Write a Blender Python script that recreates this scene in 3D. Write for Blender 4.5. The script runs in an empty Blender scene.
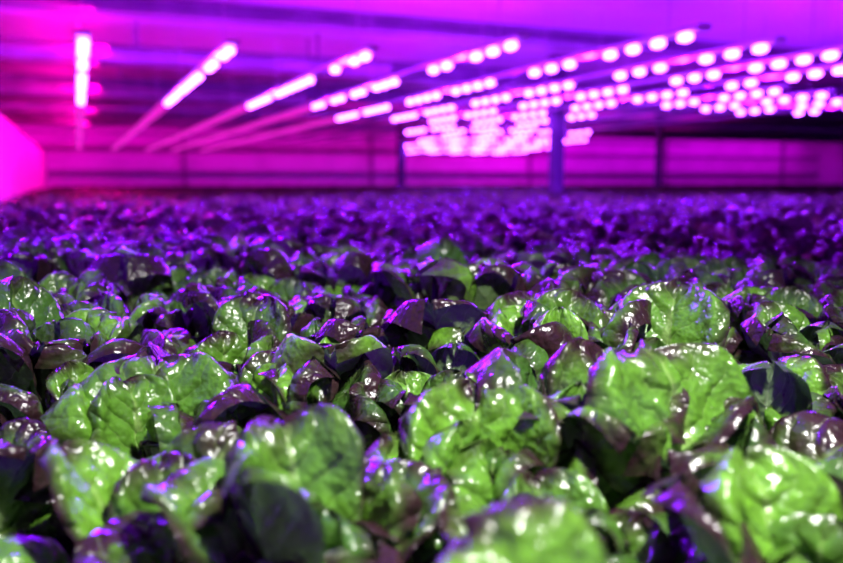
import bpy, math, random
from mathutils import Vector, noise, Matrix
random.seed(7)
scene = bpy.context.scene
scene.view_settings.view_transform = 'Standard'
scene.view_settings.look = 'None'
COL = scene.collection

# ------------------------------------------------------------------ helpers
def new_mat(name):
    m = bpy.data.materials.new(name); m.use_nodes = True
    nt = m.node_tree
    for n in list(nt.nodes): nt.nodes.remove(n)
    return m, nt
def N(nt, t, **kw):
    n = nt.nodes.new(t)
    for k, v in kw.items(): setattr(n, k, v)
    return n
def math_n(nt, op, a, b=None, c=None, clamp=False):
    n = nt.nodes.new('ShaderNodeMath'); n.operation = op; n.use_clamp = clamp
    for i, x in enumerate((a, b, c)):
        if x is None: continue
        if isinstance(x, (int, float)): n.inputs[i].default_value = x
        else: nt.links.new(x, n.inputs[i])
    return n.outputs[0]
def mixc(nt, f, a, b, blend='MIX'):
    n = nt.nodes.new('ShaderNodeMix'); n.data_type = 'RGBA'; n.blend_type = blend
    for i, x in ((0, f), (6, a), (7, b)):
        if isinstance(x, (int, float)): n.inputs[i].default_value = x
        elif isinstance(x, tuple): n.inputs[i].default_value = (*x, 1)
        else: nt.links.new(x, n.inputs[i])
    return n.outputs[2]
def sstep(nt, x, a, b):
    n = nt.nodes.new('ShaderNodeMapRange'); n.interpolation_type = 'SMOOTHSTEP'
    nt.links.new(x, n.inputs[0])
    n.inputs[1].default_value = a; n.inputs[2].default_value = b
    n.inputs[3].default_value = 0; n.inputs[4].default_value = 1
    return n.outputs[0]

def paint_mat(name, c1, c2, rough=0.6, scale=2.0, metallic=0.0, bump=0.1):
    m, nt = new_mat(name)
    out = N(nt, 'ShaderNodeOutputMaterial'); p = N(nt, 'ShaderNodeBsdfPrincipled')
    tc = N(nt, 'ShaderNodeTexCoord'); ns = N(nt, 'ShaderNodeTexNoise')
    ns.inputs['Scale'].default_value = scale; ns.inputs['Detail'].default_value = 4
    nt.links.new(tc.outputs['Object'], ns.inputs['Vector'])
    f = sstep(nt, ns.outputs[0], 0.35, 0.65)
    nt.links.new(mixc(nt, f, c1, c2), p.inputs['Base Color'])
    p.inputs['Roughness'].default_value = rough; p.inputs['Metallic'].default_value = metallic
    b = N(nt, 'ShaderNodeBump'); b.inputs['Strength'].default_value = bump
    nt.links.new(ns.outputs[0], b.inputs['Height']); nt.links.new(b.outputs[0], p.inputs['Normal'])
    nt.links.new(p.outputs[0], out.inputs[0])
    return m
def emit_mat(name, col, s):
    m, nt = new_mat(name)
    out = N(nt, 'ShaderNodeOutputMaterial'); e = N(nt, 'ShaderNodeEmission')
    e.inputs[0].default_value = (*col, 1); e.inputs[1].default_value = s
    nt.links.new(e.outputs[0], out.inputs[0]); return m

class MB:
    def __init__(s): s.v = []; s.f = []; s.m = []
    def box(s, x0, x1, y0, y1, z0, z1, mi=0):
        b = len(s.v)
        s.v += [(x0,y0,z0),(x1,y0,z0),(x1,y1,z0),(x0,y1,z0),(x0,y0,z1),(x1,y0,z1),(x1,y1,z1),(x0,y1,z1)]
        for q in ((0,3,2,1),(4,5,6,7),(0,1,5,4),(1,2,6,5),(2,3,7,6),(3,0,4,7)):
            s.f.append(tuple(b+i for i in q)); s.m.append(mi)
    def cyl(s, a, b_, r, n=10, mi=0):
        a = Vector(a); b_ = Vector(b_); d = (b_-a).normalized()
        up = Vector((0,0,1)) if abs(d.z) < .9 else Vector((1,0,0))
        e1 = d.cross(up).normalized(); e2 = d.cross(e1)
        k = len(s.v)
        for c in (a, b_):
            for i in range(n):
                t = 2*math.pi*i/n
                s.v.append(tuple(c + e1*math.cos(t)*r + e2*math.sin(t)*r))
        for i in range(n):
            j = (i+1) % n
            s.f.append((k+i, k+j, k+n+j, k+n+i)); s.m.append(mi)
        s.f.append(tuple(k+i for i in range(n))[::-1]); s.m.append(mi)
        s.f.append(tuple(k+n+i for i in range(n))); s.m.append(mi)
    def lens(s, c, rx, ry, rz, mi=1, n=10):      # ellipsoid lens hanging under the bar
        k = len(s.v); rings = 5
        for r in range(rings):
            ph = -math.pi/2*.7 + r*(math.pi/2*.7+math.pi/2*.8)/(rings-1)
            for i in range(n):
                t = 2*math.pi*i/n
                s.v.append((c[0]+rx*math.cos(ph)*math.cos(t), c[1]+ry*math.cos(ph)*math.sin(t), c[2]-rz*(.94+math.sin(ph))))
        s.v.append((c[0], c[1], c[2]-rz*1.94)); top = len(s.v)-1
        for r in range(rings-1):
            for i in range(n):
                j = (i+1) % n
                s.f.append((k+r*n+i, k+(r+1)*n+i, k+(r+1)*n+j, k+r*n+j)); s.m.append(mi)
        for i in range(n):
            s.f.append((k+(rings-1)*n+i, top, k+(rings-1)*n+(i+1) % n)); s.m.append(mi)
    def obj(s, name, mats, bevel=0):
        me = bpy.data.meshes.new(name); me.from_pydata(s.v, [], s.f)
        for m in mats: me.materials.append(m)
        me.polygons.foreach_set('material_index', s.m); me.update()
        o = bpy.data.objects.new(name, me); COL.objects.link(o)
        if bevel:
            b = o.modifiers.new('bevel', 'BEVEL'); b.width = bevel; b.segments = 2
        return o

# ------------------------------------------------------------------ constants
CAMZ = 0.42
H = 0.80
YAW = math.radians(22.6)

# ------------------------------------------------------------------ leaf material
def leaf_material():
    m, nt = new_mat('romaine_leaf')
    L = nt.links.new
    out = N(nt, 'ShaderNodeOutputMaterial')
    uv = N(nt, 'ShaderNodeUVMap'); uv.uv_map = 'leafuv'
    sp = N(nt, 'ShaderNodeSeparateXYZ'); L(uv.outputs[0], sp.inputs[0])
    at = N(nt, 'ShaderNodeAttribute'); at.attribute_name = 'leafrand'
    rs = N(nt, 'ShaderNodeSeparateColor'); L(at.outputs['Color'], rs.inputs[0])
    r1, r2, r3 = rs.outputs[0], rs.outputs[1], rs.outputs[2]
    tc = N(nt, 'ShaderNodeTexCoord')
    n1 = N(nt, 'ShaderNodeTexNoise'); n1.inputs['Scale'].default_value = 19; n1.inputs['Detail'].default_value = 3
    L(tc.outputs['Object'], n1.inputs['Vector'])
    n2 = N(nt, 'ShaderNodeTexNoise'); n2.inputs['Scale'].default_value = 85; n2.inputs['Detail'].default_value = 1.5
    L(tc.outputs['Object'], n2.inputs['Vector'])
    au = math_n(nt, 'ABSOLUTE', math_n(nt, 'MULTIPLY_ADD', sp.outputs[0], 2, -1))
    v = sp.outputs[1]
    s = math_n(nt, 'ADD', math_n(nt, 'MULTIPLY', v, 7.0), math_n(nt, 'MULTIPLY', au, -2.4))
    s = math_n(nt, 'ADD', s, math_n(nt, 'MULTIPLY', n1.outputs[0], 1.5))
    d = math_n(nt, 'ABSOLUTE', math_n(nt, 'SUBTRACT', math_n(nt, 'FRACT', s), 0.5))
    vein = sstep(nt, d, 0.44, 0.5)
    vein = math_n(nt, 'MULTIPLY', vein, sstep(nt, au, 0.98, 0.35))
    ribw = math_n(nt, 'MULTIPLY_ADD', v, -0.27, 0.265)
    rib = math_n(nt, 'SUBTRACT', ribw, au)
    rib = sstep(nt, rib, -0.02, 0.05)
    bright = mixc(nt, r2, (0.04, 0.115, 0.016), (0.15, 0.37, 0.028))
    green = mixc(nt, sstep(nt, n2.outputs[0], 0.35, 0.65), mixc(nt, 0.35, bright, (0.025, 0.05, 0.010)), bright)
    mg = math_n(nt, 'MAXIMUM', math_n(nt, 'POWER', au, 3.0), math_n(nt, 'POWER', v, 5.0))
    mg = math_n(nt, 'ADD', mg, math_n(nt, 'MULTIPLY_ADD', n1.outputs[0], 1.1, -0.55))
    mg = math_n(nt, 'ADD', mg, math_n(nt, 'MULTIPLY_ADD', r1, 0.80, -0.28))
    mask = sstep(nt, mg, 0.38, 1.10)
    maroon = mixc(nt, n2.outputs[0], (0.012, 0.006, 0.009), (0.048, 0.018, 0.022))
    col = mixc(nt, mask, green, maroon)
    pale = (0.28, 0.42, 0.12)
    col = mixc(nt, math_n(nt, 'MULTIPLY', vein, 0.18), col, pale)
    col = mixc(nt, math_n(nt, 'MULTIPLY', rib, 0.5), col, pale)
    geo = N(nt, 'ShaderNodeNewGeometry')
    under = mixc(nt, math_n(nt, 'MULTIPLY', mask, 0.85), mixc(nt, r2, (0.07, 0.12, 0.04), (0.18, 0.28, 0.09)), (0.040, 0.028, 0.026))
    under = mixc(nt, math_n(nt, 'MULTIPLY', math_n(nt, 'MAXIMUM', rib, vein), 0.22), under, (0.34, 0.43, 0.22))
    col = mixc(nt, geo.outputs['Backfacing'], col, under)
    hgt = math_n(nt, 'ADD', math_n(nt, 'MULTIPLY', math_n(nt, 'SINE', math_n(nt, 'MULTIPLY', math_n(nt, 'FRACT', s), math.pi)), 1.1),
                 math_n(nt, 'MULTIPLY', n2.outputs[0], 1.5))
    hgt = math_n(nt, 'ADD', hgt, math_n(nt, 'MULTIPLY', rib, 0.6))
    bp = N(nt, 'ShaderNodeBump'); bp.inputs['Strength'].default_value = 0.7; bp.inputs['Distance'].default_value = 0.0045
    L(hgt, bp.inputs['Height'])
    p = N(nt, 'ShaderNodeBsdfPrincipled')
    L(col, p.inputs['Base Color']); L(bp.outputs[0], p.inputs['Normal'])
    p.inputs['Roughness'].default_value = .25
    p.inputs['Specular IOR Level'].default_value = 0.6
    tr = N(nt, 'ShaderNodeBsdfTranslucent'); L(mixc(nt, 0.4, col, (0.12, 0.30, 0.16)), tr.inputs[0])
    mx = N(nt, 'ShaderNodeMixShader'); mx.inputs[0].default_value = 0.14
    L(p.outputs[0], mx.inputs[1]); L(tr.outputs[0], mx.inputs[2]); L(mx.outputs[0], out.inputs[0])
    return m
LEAF = leaf_material()

WK = [(0,.20),(.12,.22),(.28,.42),(.45,.74),(.6,.94),(.72,1.0),(.82,.96),(.9,.80),(.955,.56),(.985,.32),(1,.10)]
def wprof(v):
    for (a, x), (b, y) in zip(WK, WK[1:]):
        if v <= b:
            t = (v-a)/(b-a); return x+(y-x)*t
    return WK[-1][1]

def add_leaf(B, rng, az, L, W, ph0, ph1, cup, wave, nu, nv, r0=.012, z0=0.0, red=None, grn=None, tip=0.5, twist=0.0):
    vs, fs, uvs, cols = B
    base = len(vs)
    red = rng.random() if red is None else red
    grn = rng.random() if grn is None else grn
    col = (red, grn, rng.random(), 1)
    f1 = rng.uniform(6, 10); pa = rng.uniform(0, 6.28); pb = rng.uniform(0, 6.28)
    ea, eb = rng.uniform(.2, .7), rng.uniform(.2, .7)
    off = Vector((rng.uniform(-50, 50), rng.uniform(-50, 50), 0))
    ca, sa = math.cos(az), math.sin(az)
    r, z = r0, z0; pv = 0
    for j in range(nv+1):
        q = j/nv; v = 1-(1-q)**1.35 if q < 1 else 1.0
        ang = ph0+(ph1-ph0)*v**1.3 + tip*max(0, (v-.80)/.20)**1.5
        dv = v-pv; pv = v
        r += math.sin(ang)*L*dv; z += math.cos(ang)*L*dv
        w = W*wprof(v)
        tw = twist*v
        for i in range(nu+1):
            u = -1+2*i/nu; a = abs(u)
            c = max(.05, cup*(1-.3*v))
            lat = w*math.sin(c*u)/c
            n = w*(1-math.cos(c*u))/c
            n += wave*W*a**2.5*math.sin(v*f1+(pa if u > 0 else pb))*min(1, v*2)
            n -= (ea if u > 0 else eb)*W*(max(0, a-.70)/.30)**2*min(1, v*1.5)
            s = v*7-a*2.2
            n += W*.04*abs(math.sin(math.pi*s))*min(1, 3*(1-a)+.2)*min(1, v*2)
            n += W*.16*noise.noise(Vector((u*1.7, v*3.3, 0))+off)*min(1, v*2)
            n += W*.05*noise.noise(Vector((u*5, v*9, 3))+off)*min(1, v*2)
            n -= W*.07*max(0, 1-a/.10)
            l2 = lat*math.cos(tw)-n*math.sin(tw); n2 = lat*math.sin(tw)+n*math.cos(tw)
            rr = r-math.cos(ang)*n2; zz = z+math.sin(ang)*n2
            vs.append((rr*ca-l2*sa, rr*sa+l2*ca, max(zz, 0))); uvs.append(((u+1)/2, v)); cols.append(col)
    for j in range(nv):
        for i in range(nu):
            k = base+j*(nu+1)+i
            fs.append((k, k+nu+1, k+nu+2, k+1))

def finish_head(B, name):
    vs, fs, uvs, cols = B
    me = bpy.data.meshes.new(name); me.from_pydata(vs, [], fs)
    me.materials.append(LEAF)
    me.polygons.foreach_set('use_smooth', [True]*len(fs))
    uvl = me.uv_layers.new(name='leafuv')
    li = [0]*len(me.loops); me.loops.foreach_get('vertex_index', li)
    flat = []
    for i in li: flat += uvs[i]
    uvl.data.foreach_set('uv', flat)
    ca = me.color_attributes.new('leafrand', 'FLOAT_COLOR', 'POINT')
    fc = []
    for c in cols: fc += c
    ca.data.foreach_set('color', fc)
    me.update()
    return bpy.data.objects.new(name, me)

def make_head(name, seed, nu, nv, nl, S=1.0, feature=None):
    rng = random.Random(seed)
    B = ([], [], [], [])
    for k in range(nl):
        t = k/(nl-1)
        az = k*2.39996+rng.uniform(-.25, .25)
        L = (0.250-.050*t)*rng.uniform(.85, 1.1)*S
        W = (0.090-.028*t)*rng.uniform(.88, 1.12)*S
        p0 = math.radians(24-21*t+rng.uniform(-6, 6))
        p1 = math.radians(36-46*t+rng.uniform(-18, 18))
        if feature:      # neighbours of the dominant leaf stay a little lower
            L *= .84; W *= .92
            df = abs((az-feature['az']+math.pi) % (2*math.pi)-math.pi)
            if df > 2.0 and not feature.get('near'): L *= .72; p1 += .25
            if df < .55: continue
        add_leaf(B, rng, az, L, W, p0, p1, rng.uniform(.8, 1.5), rng.uniform(.05, .15), nu, nv,
                 r0=.022*(1-t)+.005, red=min(1, max(0, rng.gauss(.62-.42*t, .25))), tip=rng.uniform(.2, 1.8), twist=rng.uniform(-.4, .4))
    # low spreading skirt leaves close the canopy
    for k in range(4 if nu > 10 else 3):
        add_leaf(B, rng, k*1.57+rng.uniform(-.4, .4), .20*S*rng.uniform(.9, 1.1), .078*S, math.radians(38), math.radians(66), .8, .14,
                 max(6, nu//2), max(8, nv//2), r0=.02, red=rng.uniform(.4, 1), tip=.5)
    if feature:
        f = feature
        add_leaf(B, rng, f['az'], f['L'], f['W'], math.radians(f['p0']), math.radians(f['p1']), f.get('cup', 1.0), .10, 28, 36,
                 r0=.02, red=f.get('red', .3), grn=f.get('grn', .7), tip=f.get('tip', .8), twist=f.get('tw', 0))
    return finish_head(B, name)

AZF = math.pi/2-YAW            # direction pointing down the hall
def ground(lt, D): return (lt*math.cos(YAW)+D*math.sin(YAW), -lt*math.sin(YAW)+D*math.cos(YAW))
heroes = [  # lateral, depth, feature leaf
 (.055, .76, dict(az=AZF, L=.222, W=.094, p0=2, p1=24, cup=1.25, red=.42, grn=.85, tip=1.0)),
 (.285, .77, dict(az=AZF+.45, L=.265, W=.124, p0=4, p1=28, cup=.7, red=.40, grn=.6, tip=1.4)),
 (-.31, .92, dict(az=AZF+.25, L=.222, W=.105, p0=6, p1=34, cup=.8, red=.38, grn=.4, tip=1.2)),
 (.37, 1.26, dict(az=AZF-.6, L=.265, W=.105, p0=2, p1=22, cup=.8, red=.40, grn=.6, tip=.9)),
 (-.13, 1.16, dict(az=AZF+math.pi+.1, L=.245, W=.092, p0=6, p1=48, cup=.9, red=.15, grn=.9, tip=1.0, near=1)),
 (.045, 1.42, dict(az=AZF+math.pi-.3, L=.245, W=.092, p0=10, p1=30, cup=.8, red=.7, grn=.4, tip=.8, near=1)),
 (-.085, .64, dict(az=AZF+.5, L=.228, W=.074, p0=4, p1=24, cup=1.4, red=.5, grn=.6, tip=1.4)),
 (.285, .58, dict(az=AZF+.3, L=.212, W=.074, p0=2, p1=20, cup=1.3, red=.15, grn=1.0, tip=1.2)),
 (.205, 1.18, dict(az=AZF, L=.230, W=.052, p0=0, p1=5, cup=1.4, red=.05, grn=1.0, tip=.3)),
 (-.30, 1.30, dict(az=AZF-.3, L=.235, W=.085, p0=2, p1=28, cup=1.0, red=.55, grn=.4, tip=.8)),
 (-.22, .68, dict(az=AZF-.5, L=.20, W=.080, p0=6, p1=32, cup=1.2, red=.65, grn=.4, tip=1.0)),
 (-.19, 1.02, dict(az=AZF-.2, L=.205, W=.080, p0=5, p1=25, cup=1.0, red=.7, grn=.4, tip=1.2)),
]
src = bpy.data.collections.new('romaine_lettuce_heads')
NH, NLO = 14, 6
for i in range(NH):
    src.objects.link(make_head('romaine_a%02d' % i, 100+i, 20, 28, 9))
for i in range(NLO):
    src.objects.link(make_head('romaine_b%02d' % i, 300+i, 6, 9, 8))
for i, h in enumerate(heroes):
    src.objects.link(make_head('romaine_c%02d' % i, 520+i, 20, 28, 10, feature=h[2]))

# ------------------------------------------------------------------ crop points
pts, rots, scl, idx = [], [], [], []
hp = []
for i, h in enumerate(heroes):
    gx, gy = ground(h[0], h[1]); hp.append((gx, gy))
    pts.append((gx, gy, 0)); rots.append((0, 0, 0)); scl.append(1.0); idx.append(NH+NLO+i)
SP = 0.230
rng = random.Random(33)
j = 0; y = -0.3
while y < 25.3:
    x = -0.55 + (SP/2 if j % 2 else 0)
    while x < 27:
        D = x*math.sin(YAW)+y*math.cos(YAW); Lt = x*math.cos(YAW)-y*math.sin(YAW)
        if D > .34 and abs(Lt) < D*.62+.7:
            px, py = x+rng.uniform(-.03, .03), y+rng.uniform(-.03, .03)
            r_ = (rng.uniform(-.16, .16), rng.uniform(-.16, .16), rng.uniform(0, 6.283))
            sc = rng.uniform(.80, 1.14); ii = rng.randrange(NH) if D < 3.6 else NH+rng.randrange(NLO)
            if D < .52: sc *= .88
            elif D < 1.0: sc *= .92
            for h in heroes:       # younger, lower plants growing next to the big ones
                if 0 < h[1]-D < .30 and abs(h[0]-Lt) < .13: sc *= .78; break
            if min((px-a)**2+(py-b)**2 for a, b in hp) > .125**2:
                pts.append((px, py, 0.0)); rots.append(r_); scl.append(sc); idx.append(ii)
        x += SP
    y += SP*.88; j += 1
print('heads', len(pts))
me = bpy.data.meshes.new('romaine_lettuce_crop'); me.from_pydata(pts, [], [])
a = me.attributes.new('rot', 'FLOAT_VECTOR', 'POINT'); a.data.foreach_set('vector', [c for r in rots for c in r])
a = me.attributes.new('scl', 'FLOAT', 'POINT'); a.data.foreach_set('value', scl)
a = me.attributes.new('idx', 'INT', 'POINT'); a.data.foreach_set('value', idx)
crop = bpy.data.objects.new('romaine_lettuce_crop', me); COL.objects.link(crop)
crop.location.z = 0.002
ng = bpy.data.node_groups.new('crop_instancer', 'GeometryNodeTree')
ng.interface.new_socket('Geometry', in_out='INPUT', socket_type='NodeSocketGeometry')
ng.interface.new_socket('Geometry', in_out='OUTPUT', socket_type='NodeSocketGeometry')
gi = ng.nodes.new('NodeGroupInput'); go = ng.nodes.new('NodeGroupOutput')
iop = ng.nodes.new('GeometryNodeInstanceOnPoints')
ci = ng.nodes.new('GeometryNodeCollectionInfo'); ci.inputs['Collection'].default_value = src
ci.inputs['Separate Children'].default_value = True; ci.inputs['Reset Children'].default_value = True
def nattr(nm, dt):
    n = ng.nodes.new('GeometryNodeInputNamedAttribute'); n.data_type = dt; n.inputs['Name'].default_value = nm
    return n.outputs[0]
ng.links.new(gi.outputs[0], iop.inputs['Points']); ng.links.new(ci.outputs[0], iop.inputs['Instance'])
iop.inputs['Pick Instance'].default_value = True
ng.links.new(nattr('idx', 'INT'), iop.inputs['Instance Index'])
ng.links.new(nattr('rot', 'FLOAT_VECTOR'), iop.inputs['Rotation'])
ng.links.new(nattr('scl', 'FLOAT'), iop.inputs['Scale'])
ng.links.new(iop.outputs[0], go.inputs[0])
md = crop.modifiers.new('instances', 'NODES'); md.node_group = ng

# ------------------------------------------------------------------ room
white_pl = paint_mat('white_painted_panel', (.62,.60,.62), (.72,.70,.72), .5, 1.2)
ceil_m = paint_mat('ceiling_film', (.60,.58,.62), (.72,.70,.74), .45, .6, bump=.3)
dark_st = paint_mat('painted_steel', (.22,.20,.24), (.32,.30,.34), .45, 3)
col_m = paint_mat('dark_column_paint', (.05,.04,.07), (.08,.07,.10), .6, 3)
floor_m = paint_mat('concrete_floor', (.16,.16,.17), (.25,.25,.26), .7, 1.5)
tray_m = paint_mat('black_growing_tray', (.008,.008,.008), (.015,.015,.015), .8, 6)
house_m = paint_mat('white_aluminium_housing', (.5,.48,.5), (.6,.58,.6), .4, 8)
X0, X1, Y0, Y1, ZF, ZC = -3.6, 29.0, -3.0, 26.0, -0.8, 1.95

b = MB(); b.box(X0, X1, Y0, Y1, ZF-.1, ZF); b.obj('floor', [floor_m])
b = MB(); b.box(X0, X1, Y0, Y1, ZC, ZC+.1); b.obj('ceiling', [ceil_m])
b = MB(); b.box(X0, X1, Y1, Y1+.1, ZF, ZC); b.obj('wall_back', [white_pl])
b = MB(); b.box(X0-.1, X0, Y0, Y1, ZF, ZC); b.obj('wall_left', [white_pl])
b = MB(); b.box(X1, X1+.1, Y0, Y1, ZF, ZC); b.obj('wall_right', [white_pl])
b = MB(); b.box(X0, X1, Y0-.1, Y0, ZF, ZC); b.obj('wall_front', [white_pl])

b = MB(); b.box(-.76, 27.6, -.6, 25.6, -.06, 0.0)
for xx in range(0, 28, 3):
    for yy in range(0, 26, 3): b.box(xx-.04, xx+.04, yy-.04, yy+.04, ZF, -.06)
b.obj('growing_bench', [tray_m])
b = MB(); b.box(-.81, -.79, -.6, 25.6, ZF, 1.14); b.box(-.82,-.78,-.6,25.6,1.14,1.17)
b.obj('side_curtain_panel', [white_pl], 0.004)

for yy, zz, hh, ww in ((7.4,1.80,.15,.22),(10.2,1.72,.22,.25),(13.5,1.74,.2,.3),(17,1.72,.22,.3),(21,1.7,.25,.3)):
    b = MB(); b.box(X0, X1, yy, yy+ww, zz, zz+.025); b.box(X0, X1, yy, yy+ww, ZC-.025, ZC); b.box(X0, X1, yy+ww/2-.012, yy+ww/2+.012, zz+.02, ZC-.02)
    b.obj('ceiling_beam', [dark_st])
b = MB()
for yy, zz, r in ((8.6,1.62,.07),(9.0,1.70,.05),(12.2,1.6,.09),(15.4,1.58,.08)):
    b.cyl((X0+.02, yy, zz), (3.2, yy, zz), r, 14)
    for xx in (-3, -1.2, .6, 2.4): b.box(xx-.01, xx+.01, yy-.01, yy+.01, zz, ZC)
b.obj('ceiling_pipes', [dark_st])
b = MB()
for z0, z1 in ((.60,.72),(1.30,1.38)):
    b.box(X0, X1, 25.86, 25.98, z0, z1)
for xx in range(-3, 29, 6): b.box(xx-.05, xx+.05, 25.86, 25.96, ZF, ZC)
b.obj('wall_rail_frame', [dark_st])
def column(x, y, w):
    b = MB(); b.box(x-w/2, x+w/2, y-w/2, y+w/2, 0, ZC); b.box(x-w/2-.03, x+w/2+.03, y-w/2-.03, y+w/2+.03, 0, .06)
    b.box(x-w/2-.03, x+w/2+.03, y-w/2-.03, y+w/2+.03, ZC-.06, ZC)
    return b.obj('support_column', [col_m], .01)
column(5.64, 9.08, .15)
column(7.1, 18.3, .16)
column(12.6, 15.8, .12)

# ------------------------------------------------------------------ LED bars
led_m = emit_mat('led_lens', (.36, .052, 1.0), 32.0)
glow_m = emit_mat('painted_pink_glow', (1.0, .02, .75), .9)  # emissive pink stands in for light falling on the unlit bar housing
ZB = CAMZ+H
bars = [
 (.07, [(5.2,6.56),(6.96,9.5)]), (.91, [(5.2,6.27),(6.6,9.2)]), (1.77, [(5.1,6.0),(6.5,9.2)]),
 (2.44, [(4.35,5.75),(6.35,7.6),(7.8,9.0)]), (3.2, [(3.7,5.6),(6.1,8.1),(8.6,10.6)]),
 (3.9, [(3.85,5.5),(6.0,8.0),(8.4,10.4)]), (4.53, [(3.9,5.6),(6.1,8.1),(8.6,10.6)]),
 (5.2, [(4.4,5.7),(6.1,8.1),(8.6,10.6),(11.2,13.2)]),
 (5.9, [(5.7,7.4),(8.6,10.6),(11.2,13.2)]),
 (6.6, [(5.8,7.6),(11.2,13.2),(14,16)]), (7.3, [(6.0,7.8),(11.5,13.2),(14,16),(17,19)]),
 (8.0, [(6.2,7.6),(11.8,13.2),(14,16),(17,19)]), (8.7,[(14,16),(17,19),(20,22)]), (9.4,[(14,16),(17,19),(20,22)]),
 (10.1,[(17,19),(20,22)]), (10.8,[(17,19),(20,22)]), (11.5,[(20,22)])]
for bi, (bx, segs) in enumerate(bars):
    b = MB(); lights = []
    y0 = segs[0][0]-.04
    b.box(bx-.04, bx+.04, y0, 23.5, ZB+.02, ZB+.045)
    if bi < 5:
        b.box(bx-.05, bx+.05, segs[-1][1]+.1, 23.5, ZB-.02, ZB+.019, 2)  # painted glow along the unlit run of the left bars
    yy = y0+.3
    while yy < 23.5:
        b.cyl((bx, yy, ZB+.04), (bx, yy, ZC), .003, 5); yy += 2.4
    for s0, s1 in segs:
        n = int(round((s1-s0)/.225)); st = (s1-s0)/n
        for i in range(n):
            yc = s0+st*(i+.5)
            if i == n//2:
                ld = bpy.data.lights.new('led_diode', 'POINT'); ld.shadow_soft_size = .036
                ld.color = (.24, .004, 1.0); ld.energy = 72 if s0 < 7 else (28 if s0 < 10 else 15)
                lo = bpy.data.objects.new('led_diode', ld); lo.location = (bx, yc, ZB-.02)
                COL.objects.link(lo); lights.append(lo)
            else:
                b.lens((bx, yc, ZB+.021), .036, .058, .026)
    o = b.obj('led_grow_light_bar', [house_m, led_m, glow_m])
    for lo in lights: lo.parent = o
for yy in (10.8, 16.5, 22.5):
    b = MB(); b.box(X0, 14, yy-.02, yy+.02, ZB+.05, ZB+.08); b.obj('fixture_cross_rail', [dark_st])

def aim(o, tgt):
    d = Vector(tgt)-o.location; o.rotation_euler = d.to_track_quat('-Z', 'Y').to_euler()
def area(name, loc, sx, sy, col, e, tgt):
    ld = bpy.data.lights.new(name, 'AREA'); ld.shape = 'RECTANGLE'; ld.size = sx; ld.size_y = sy
    ld.color = col; ld.energy = e
    o = bpy.data.objects.new(name, ld); o.location = loc; COL.objects.link(o); aim(o, tgt); return o
area('added_ceiling_fill', (2.0, 7, 1.40), 4, 9, (1, .0, .6), 62, (2.0, 7.001, 3))  # added up-facing fills, unseen from below, in place of bounce on the ceiling
area('added_ceiling_fill', (8, 8, 1.40), 6, 11, (.75, .0, 1), 32, (8, 8.001, 3))
area('added_ceiling_fill', (8, 18.5, 1.40), 14, 6, (1, .0, .7), 190, (8, 18.501, 3))
area('added_curtain_fill', (.25, 15, 1.75), 17, .2, (1, 0, .4), 560, (-.8, 15.001, .6))  # added fill that turns the curtain bright pink, not a fixture of the hall
area('added_wall_fill', (6, 24.6, 1.8), 20, .2, (1, 0, .7), 130, (6, 26, .7))  # added fills to brighten the back wall, no real fixtures there
area('added_wall_fill', (20, 24.6, 1.8), 16, .2, (.8, 0, 1), 130, (20, 26, .7))
# added violet lamp above the frame, shining back along the crop for leaf rims
g = ground(-1.2, 3.0); t_ = ground(.05, .9)
area('added_violet_rim', (g[0], g[1], 1.38), .9, .12, (.20, .0, 1), 150, (t_[0], t_[1], .2))

ld = bpy.data.lights.new('white_work_light', 'SPOT'); ld.energy = 225; ld.shadow_soft_size = .05
ld.color = (1, .98, .94); ld.spot_size = math.radians(98); ld.spot_blend = .9
w = bpy.data.objects.new('white_work_light', ld); w.location = (.52, .16, 1.38); COL.objects.link(w); aim(w, (.40, .74, .15))

wd = bpy.data.worlds.new('world'); scene.world = wd; wd.use_nodes = True
wd.node_tree.nodes['Background'].inputs[0].default_value = (.25, .0, .6, 1)
wd.node_tree.nodes['Background'].inputs[1].default_value = .05

# ------------------------------------------------------------------ camera
cd = bpy.data.cameras.new('camera'); cam = bpy.data.objects.new('camera', cd); COL.objects.link(cam)
cam.location = (0, 0, CAMZ); cd.sensor_width = 36; cd.lens = 820/843*36
cam.rotation_euler = (math.radians(90-7.06), 0, -YAW)
cd.clip_start = .02; cd.clip_end = 200
cd.dof.use_dof = True; cd.dof.focus_distance = 1.15; cd.dof.aperture_fstop = 2.7
scene.camera = cam
